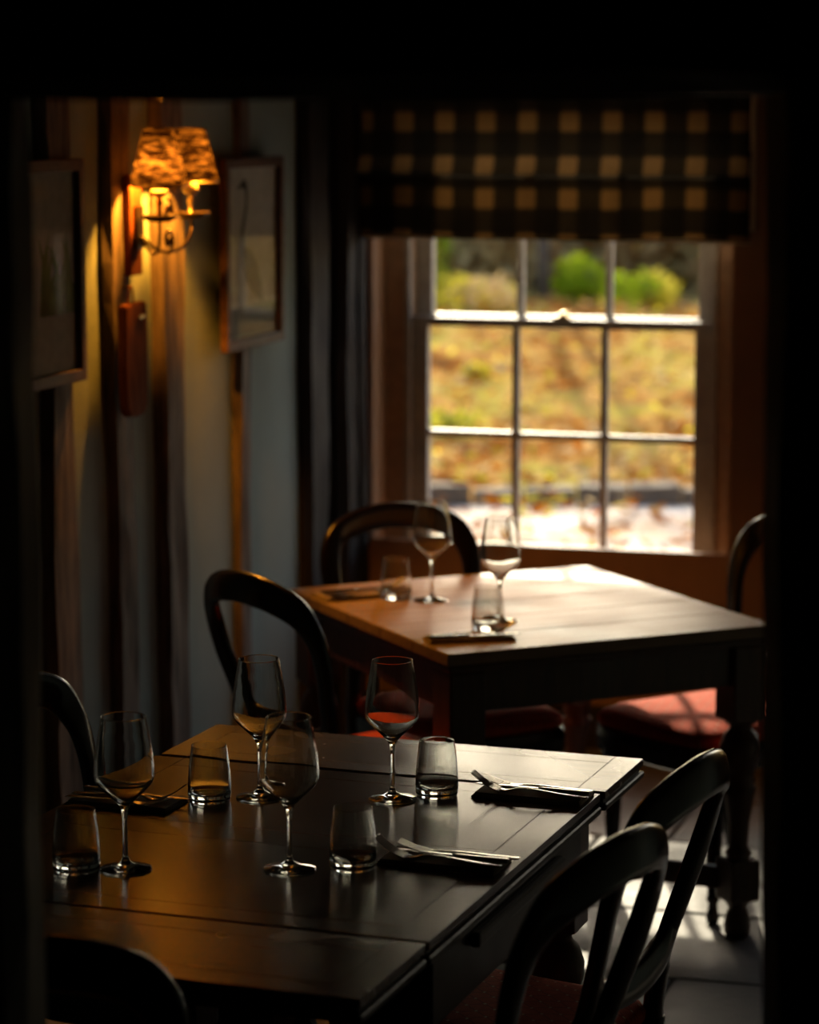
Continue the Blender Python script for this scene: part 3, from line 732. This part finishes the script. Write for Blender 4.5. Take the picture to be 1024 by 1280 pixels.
def glassware(name, prof, label, cat, x, y, grp, src=None):
    if src is None:
        v, f = lathe_vf(prof, 56)
        me = bpy.data.meshes.new(name); me.from_pydata(v, [], f)
        bm = bmesh.new(); bm.from_mesh(me); bmesh.ops.remove_doubles(bm, verts=bm.verts, dist=1e-6); bmesh.ops.recalc_face_normals(bm, faces=bm.faces); bm.to_mesh(me); bm.free()
        o = mesh_obj(name, me, M['glass'], None, True)
    else:
        o = src.copy(); COL.objects.link(o)
    o.location = (x, y, TZ + .0004)
    return tag(o, label, cat, grp)
wg = None
for x, y, lab in [(-.421, 3.912, 'stemmed wine glass leftmost on the dark table, beside the doorway post'), (-.245, 4.340, 'stemmed wine glass at the back left of the dark table, partly behind another'),
                  (-.178, 3.912, 'stemmed wine glass at the front middle of the dark table'), (-.028, 4.329, 'sharp stemmed wine glass on the dark table beside the tumbler nearest the fork'),
                  (.051, 6.153, 'stemmed wine glass on the window table in front of the chair back'), (.199, 5.885, 'stemmed wine glass on the window table standing over the tumbler base')]:
    o = glassware('wine_glass', wine_profile(), lab, 'wine glass', x, y, 'stemmed wine glasses', wg); wg = wg or o
tg = None
for x, y, lab in [(-.493, 3.907, 'low tumbler at the far left of the dark table, cut by the doorway post'), (-.326, 4.319, 'low tumbler at the back left of the dark table beside the cutlery'),
                  (-.084, 3.92, 'low tumbler at the front of the dark table beside the nearer cutlery'), (.045, 4.355, 'sharp low tumbler on the dark table beside the back napkin and fork'),
                  (-.031, 6.184, 'low tumbler on the window table beside the stacked cutlery'), (.170, 5.806, 'low tumbler on the window table behind the front knife and fork')]:
    o = glassware('tumbler', tumbler_profile(), lab, 'tumbler', x, y, 'low water tumblers', tg); tg = tg or o

# ------------------------------------------------------------------ napkins and cutlery
def napkin(label, cx, cy, rz, lx, ly):
    r = thing('napkin', label, 'napkin', (cx, cy, TZ + .0003), rz, 'folded napkins')
    for i in range(3):
        z0 = i * .0028; k = i * .0025
        box('fold', -lx / 2 + k, lx / 2 - k * .5, -ly / 2 + k, ly / 2 - k * .6, z0, z0 + .0027, M['napkin'], r, .0012, 2)
    return r
NAP_H = .0087
def strip(pts, th):
    """pts = (x along, half width, z)"""
    v, f = [], []
    for x, hw_, z in pts:
        v += [(x, -hw_, z), (x, -hw_ * .5, z + th * .5), (x, hw_ * .5, z + th * .5), (x, hw_, z), (x, hw_ * .6, z - th * .5), (x, -hw_ * .6, z - th * .5)]
    n = len(pts)
    for i in range(n - 1):
        for k in range(6):
            k2 = (k + 1) % 6; f.append((i * 6 + k, i * 6 + k2, (i + 1) * 6 + k2, (i + 1) * 6 + k))
    f.append((5, 4, 3, 2, 1, 0)); f.append(tuple(range((n - 1) * 6, n * 6)))
    return v, f
def smooth_strip(pts, th, n=5):
    return strip([tuple(p) for p in catmull(pts, n)], th)
def fork_mesh():
    # handle end at x=0, tines at x=-.20 (tips up)
    parts = [smooth_strip([(0, .0075, .001), (-.012, .0095, .001), (-.05, .007, .003), (-.095, .0032, .007), (-.120, .0035, .006), (-.132, .009, .003), (-.142, .0122, .001), (-.150, .0125, .0015)], .0024)]
    for k in range(4):
        y0 = -.0095 + k * .00633
        v, f = smooth_strip([(-.149, .0024, .0015), (-.165, .0021, .007), (-.182, .0018, .017), (-.198, .0010, .029)], .0022)
        parts.append(([(a, b_ + y0, c_) for a, b_, c_ in v], f))
    return join_vf(parts)
def flat_fork_mesh():
    V, F = fork_mesh(); return [(a * .95, b_, c_ * .45 + .0008) for a, b_, c_ in V], F
def knife_mesh():
    return join_vf([smooth_strip([(0, .006, .003), (-.008, .0085, .003), (-.05, .0068, .003), (-.088, .0052, .003)], .0058),
                    smooth_strip([(-.086, .0055, .003), (-.10, .009, .003), (-.15, .0098, .003), (-.185, .0075, .003), (-.200, .0015, .003)], .0016)])
CUT = {}
def cutlery(kind, label, loc, rz, grp, tilt=0.0):
    if kind not in CUT:
        v, f = {'fork': fork_mesh, 'dessert_fork': flat_fork_mesh, 'table_knife': knife_mesh}[kind]()
        me = bpy.data.meshes.new(kind); me.from_pydata([tuple(q) for q in v], [], f); me.materials.append(M['steel'])
        bm = bmesh.new(); bm.from_mesh(me); bmesh.ops.recalc_face_normals(bm, faces=bm.faces); bm.to_mesh(me); bm.free()
        me.polygons.foreach_set('use_smooth', [True] * len(me.polygons)); CUT[kind] = me
    o = link(bpy.data.objects.new(kind, CUT[kind])); o.location = loc; o.rotation_euler = (0, tilt, rz)
    return tag(o, label, {'fork': 'fork', 'dessert_fork': 'fork', 'table_knife': 'knife'}[kind], grp)
NT_O, NT_R = Vector((.312, 4.366, 0)), R(-19.6)
FT_O, FT_R = Vector((.098, 5.545, 0)), R(24.7)
def on_table(o_, rz, b_, a_, z=0.0):
    p = Matrix.Rotation(rz, 3, 'Z') @ Vector((b_, a_, 0)); return (o_.x + p.x, o_.y + p.y, TZ + z)
Zc = NAP_H + .0012
# setting by the back right of the dark table
c_ = on_table(NT_O, NT_R, -.098, -.052); napkin('folded taupe napkin at the back right edge of the dark table', c_[0], c_[1], NT_R, .186, .086)
cutlery('fork', 'steel fork with raised tines on the napkin at the back right of the dark table', on_table(NT_O, NT_R, .002, -.075, Zc), NT_R - R(1), 'forks')
cutlery('table_knife', 'steel knife beside the raised fork at the back right of the dark table', on_table(NT_O, NT_R, .000, -.052, Zc), NT_R - R(1), 'knives')
cutlery('dessert_fork', 'flat steel fork furthest back on the right-hand napkin of the dark table', on_table(NT_O, NT_R, -.002, -.030, Zc), NT_R + R(1), 'forks')
# nearer setting
c_ = on_table(NT_O, NT_R, -.105, -.482); napkin('folded taupe napkin on the near right of the dark table', c_[0], c_[1], NT_R, .186, .086)
cutlery('fork', 'steel fork with raised tines on the near right napkin', on_table(NT_O, NT_R, -.008, -.508, Zc), NT_R - R(2), 'forks')
cutlery('table_knife', 'steel knife beside the fork on the near right napkin', on_table(NT_O, NT_R, -.004, -.482, Zc), NT_R - R(1), 'knives')
cutlery('dessert_fork', 'flat steel fork at the back of the near right napkin', on_table(NT_O, NT_R, .006, -.458, Zc), NT_R + R(2), 'forks')
# left setting (handles towards the left edge)
c_ = on_table(NT_O, NT_R, -.706, -.318); napkin('folded taupe napkin on the left side of the dark table', c_[0], c_[1], NT_R, .18, .092)
cutlery('dessert_fork', 'flat steel fork at the front of the left napkin', on_table(NT_O, NT_R, -.800, -.345, Zc), NT_R + math.pi - R(2), 'forks')
cutlery('fork', 'steel fork with raised tines on the left napkin', on_table(NT_O, NT_R, -.800, -.322, Zc), NT_R + math.pi + R(2), 'forks')
cutlery('table_knife', 'steel knife lying across the back of the left napkin', on_table(NT_O, NT_R, -.795, -.292, Zc), NT_R + math.pi - R(4), 'knives')
# window table settings
c_ = on_table(FT_O, FT_R, .065, .700); napkin('folded napkin at the left corner of the window table', c_[0], c_[1], FT_R, .17, .10)
cutlery('fork', 'steel fork stacked on the napkin at the left corner of the window table', on_table(FT_O, FT_R, -.005, .690, Zc), FT_R + math.pi - R(2), 'forks')
cutlery('table_knife', 'steel knife on the napkin at the left corner of the window table', on_table(FT_O, FT_R, -.005, .716, Zc), FT_R + math.pi - R(1), 'knives')
cutlery('dessert_fork', 'flat steel fork at the edge of the left corner napkin on the window table', on_table(FT_O, FT_R, -.003, .657, Zc), FT_R + math.pi, 'forks')
c_ = on_table(FT_O, FT_R, .085, .115); napkin('folded napkin at the front corner of the window table', c_[0], c_[1], FT_R - R(12), .19, .07)
cutlery('fork', 'steel fork with raised tines at the front corner of the window table', on_table(FT_O, FT_R, -.004, .142, Zc), FT_R + math.pi - R(12), 'forks')
cutlery('table_knife', 'steel knife at the front corner of the window table', on_table(FT_O, FT_R, -.008, .118, Zc), FT_R + math.pi - R(12), 'knives')

# ------------------------------------------------------------------ garden beyond the window
def ground_z(x, y):
    if y < 13.4: return -.10
    t = min((y - 13.4) / 6.0, 1.0)
    return -.10 + (.03 if y > 13.5 else 0) + .42 * t + .05 * math.sin(x * 1.3) * t
m, nt, b = nodes_of('pale gravel'); M['gravel'] = m
n1 = noise(nt, coords(nt), 2.2, 8, 0.75)
c = ramp(nt, n1, [(0.36, (0.30, 0.225, 0.165)), (0.5, (0.60, 0.48, 0.38)), (0.62, (0.90, 0.81, 0.70))]); nt.links.new(c.outputs[0], b.inputs['Base Color']); b.inputs['Roughness'].default_value = .9; b.inputs['Specular IOR Level'].default_value = 0.0
m, nt, b = nodes_of('leaf strewn grass bank'); M['bank'] = m
n1 = noise(nt, coords(nt, (1, .6, 1)), 1.4, 8, 0.72)
c = ramp(nt, n1, [(0.34, (0.065, 0.032, 0.016)), (0.42, (0.26, 0.11, 0.026)), (0.50, (0.40, 0.235, 0.075)), (0.58, (0.35, 0.29, 0.06)), (0.70, (0.58, 0.41, 0.15))]); nt.links.new(c.outputs[0], b.inputs['Base Color']); b.inputs['Roughness'].default_value = .95; b.inputs['Specular IOR Level'].default_value = 0.0
def terrain(name, x0, x1, y0, y1, mat, nx, ny, lab):
    v, f = [], []
    for j in range(ny + 1):
        for i in range(nx + 1):
            x = x0 + (x1 - x0) * i / nx; y = y0 + (y1 - y0) * j / ny; v.append((x, y, ground_z(x, y)))
    for j in range(ny):
        for i in range(nx):
            a = j * (nx + 1) + i; f.append((a, a + 1, a + nx + 2, a + nx + 1))
    o = pyd(name, v, f, mat, None, True); o['kind'] = 'structure'; return o
terrain('ground_gravel', -14, 18, 6.5, 13.39, M['gravel'], 4, 4, '')
terrain('ground_bank', -20, 26, 13.4, 46, M['bank'], 60, 50, '')
rnd = random.Random(11)
v, f = [], []
for i in range(70):        # rough stone kerb between gravel and bank, one uneven course, coloured dark as the shadow line
    x = -8 + i * .26
    bmv = [(x, 13.32, -.12), (x + .24, 13.32, -.12), (x + .24, 13.5, -.12), (x, 13.5, -.12)]
    h = -.06 + rnd.uniform(0, .06); o_ = len(v)
    v += bmv + [(a, b_, h + rnd.uniform(-.01, .01)) for a, b_, _ in bmv]
    f += [tuple(q + o_ for q in t) for t in ((0, 1, 5, 4), (1, 2, 6, 5), (2, 3, 7, 6), (3, 0, 4, 7), (4, 5, 6, 7))]
tag(pyd('stone_kerb', v, f, M['bark']), 'low stone kerb edging the gravel outside, coloured dark as a shadow line', 'kerb')

def leaf_cloud(center, rad, count, size, rnd_, shell=0.55):
    v, f = [], []
    for _ in range(count):
        while True:
            p = Vector((rnd_.uniform(-1, 1), rnd_.uniform(-1, 1), rnd_.uniform(-1, 1)))
            if shell < p.length < 1: break
        c_ = Vector((center[0] + p.x * rad[0], center[1] + p.y * rad[1], center[2] + p.z * rad[2]))
        a = Vector((rnd_.gauss(0, 1), rnd_.gauss(0, 1), rnd_.gauss(0, 1))).normalized(); b_ = a.orthogonal().normalized()
        s = size * rnd_.uniform(.6, 1.3); o_ = len(v)
        v += [c_ - a * s, c_ - b_ * s * .45, c_ + a * s, c_ + b_ * s * .45]; f.append((o_, o_ + 1, o_ + 2, o_ + 3))
    return v, f
def gpos(px, py, Y):
    u = (px - 512) / F_PX; t = R(PITCH); vv = (640 - py) / F_PX
    d = Vector((u, math.cos(t) + vv * math.sin(t), -math.sin(t) + vv * math.cos(t))); return Vector((0, 0, CAM_Z)) + d * (Y / d.y)
def shrub(name, label, cat, x, y, h, wdt, mats, count, size, seed, lift=0.0):
    rn = random.Random(seed); z0 = ground_z(x, y)
    r = thing(name, label, cat, (x, y, z0), 0)
    sweep('stem', [Vector((0, 0, -.05)), Vector((.04, .02, h * .35)), Vector((-.03, .0, h * .7))], .06, .06, Vector((0, 1, 0)), M['bark'], r, 8, 2)
    for i, mt in enumerate(mats):
        v, f = leaf_cloud((rn.uniform(-.22, .22) * wdt, rn.uniform(-.15, .15) * wdt, h * rn.uniform(.42, .55) + lift), (wdt * rn.uniform(.38, .6), wdt * .45, h * rn.uniform(.4, .55)), count // len(mats), size, rn, .1)
        o = pyd('foliage', v, f, mt, r); o['kind'] = 'stuff'
    return r
# positions in world metres
shrub('garden_bush', 'bright green bush seen through the middle upper pane', 'bush', 1.36, 20.4, .36, .50, [M['leaf_green'], M['leaf_green']], 420, .045, 1)
shrub('garden_bush', 'yellow-green bush seen through the right upper pane', 'bush', 1.74, 20.0, .30, .42, [M['leaf_yellow'], M['leaf_green']], 300, .045, 2)
shrub('garden_bush', 'pale yellow bush seen through the left upper pane', 'bush', .42, 19.7, .30, .60, [M['leaf_yellow'], M['leaf_pale'], M['leaf_yellow']], 420, .045, 3)
shrub('garden_bush', 'tall yellow-green shrub at the left edge of the window view', 'shrub', .16, 20.9, .85, .30, [M['leaf_yellow'], M['leaf_green']], 320, .05, 4)
shrub('garden_bush', 'low yellow shrub on the leafy bank at the left of the window', 'shrub', .22, 15.0, .15, .34, [M['leaf_yellow'], M['leaf_yellow'], M['leaf_green']], 200, .03, 5)
shrub('garden_bush', 'small yellow shrub higher up the bank in the left pane', 'shrub', .38, 16.8, .12, .24, [M['leaf_yellow']], 120, .03, 6)
for i, (x, y, wv) in enumerate([(-1.15, 22.6, 1.5), (.38, 22.6, 1.2), (1.36, 22.9, 1.0), (2.30, 22.6, 1.15), (3.65, 22.7, 1.6), (5.4, 22.7, 1.8), (-2.8, 22.7, 1.8)]):
    shrub('hedge_shrub', ['dull olive thicket far left behind the garden', 'dull thicket behind the left upper pane', 'brown thicket behind the middle upper pane', 'dull olive thicket behind the right upper pane', 'dark thicket to the right behind the garden', 'dark thicket far right behind the garden', 'dark thicket furthest left behind the garden'][i],
          'thicket', x, y, 1.9, wv + .75, [[M['leaf_dark'], M['leaf_pale2'], M['leaf_brown'], M['leaf_dark']], [M['leaf_brown'], M['leaf_pale2'], M['leaf_pale2'], M['leaf_dark']]][i == 2], 3400, .11, 20 + i, -.25)
def tree(label, x, y, h, rr_, seed, crown):
    rn = random.Random(seed); z0 = ground_z(x, y); r = thing('garden_tree', label, 'tree', (x, y, z0))
    P = catmull([(0, 0, -.1), (rn.uniform(-.05, .05), 0, h * .3), (rn.uniform(-.12, .12), 0, h * .65), (rn.uniform(-.2, .2), 0, h)], 5)
    sweep('trunk', P, [rr_ * 2 * (1 - .6 * i / len(P)) for i in range(len(P))], [rr_ * 2 * (1 - .6 * i / len(P)) for i in range(len(P))], Vector((0, 1, 0)), M['bark'], r, 10, 2)
    for q in range(4):
        a = rn.uniform(0, 6.28); z = h * rn.uniform(.5, .9)
        sweep('branch', catmull([(0, 0, z), (math.cos(a) * .6, math.sin(a) * .6, z + .5), (math.cos(a) * 1.4, math.sin(a) * 1.4, z + .8)], 4), .06, .06, Vector((0, 0, 1)).cross(Vector((math.cos(a), math.sin(a), .3))).normalized(), M['bark'], r, 8, 2)
    v, f = leaf_cloud((0, 0, h + .3), (crown, crown, crown * .7), 700, .13, rn, .3); o = pyd('foliage', v, f, M['leaf_brown'], r); o['kind'] = 'stuff'
tree('slender brown tree trunk showing through the middle upper pane', 1.05, 21.4, 7.5, .05, 61, 1.2)
tree('tree trunk beside the glazing bar of the left upper pane', .80, 24.2, 7.5, .07, 62, 1.2)
tree('dark tree trunk behind the right upper pane', 2.62, 24.5, 7.5, .07, 63, 1.2)
# fallen leaves, nobody could count them
rn = random.Random(99); V, F, MI = [], [], []
for i in range(7000):
    if rn.random() < .72:
        y = 13.5 + 6.5 * rn.random() ** 1.5; x = rn.uniform(-2.5, 6)
    else:
        y = rn.uniform(9.5, 13.3); x = rn.uniform(-2, 5)
    z = ground_z(x, y) + rn.uniform(.005, .05); s = rn.uniform(.025, .055)
    a = rn.uniform(0, 6.28); tz = rn.uniform(-.6, .6); d = Vector((math.cos(a), math.sin(a), tz)) * s; e = Vector((-math.sin(a), math.cos(a), rn.uniform(-.6, .6))) * s * .6
    c_ = Vector((x, y, z + .03)); o_ = len(V); V += [c_ - d, c_ - e, c_ + d, c_ + e]; F.append((o_, o_ + 1, o_ + 2, o_ + 3))
    q = rn.random()
    near = 13.5 < y < 15.2
    MI.append((0 if q < .45 else 1 if q < .6 else 2 if q < .72 else 3) if near else (0 if q < .5 else 1 if q < .76 else 2 if q < .92 else 3))  # extra pale leaves low on the bank stand in for sun glints
o = pyd('fallen_leaves', V, F, [M['leaf_orange'], M['leaf_brown'], M['leaf_yellow'], M['leaf_pale']])
o.data.polygons.foreach_set('material_index', MI); tag(o, 'orange and brown fallen leaves strewn over the bank and gravel', 'leaves', None, 'stuff')
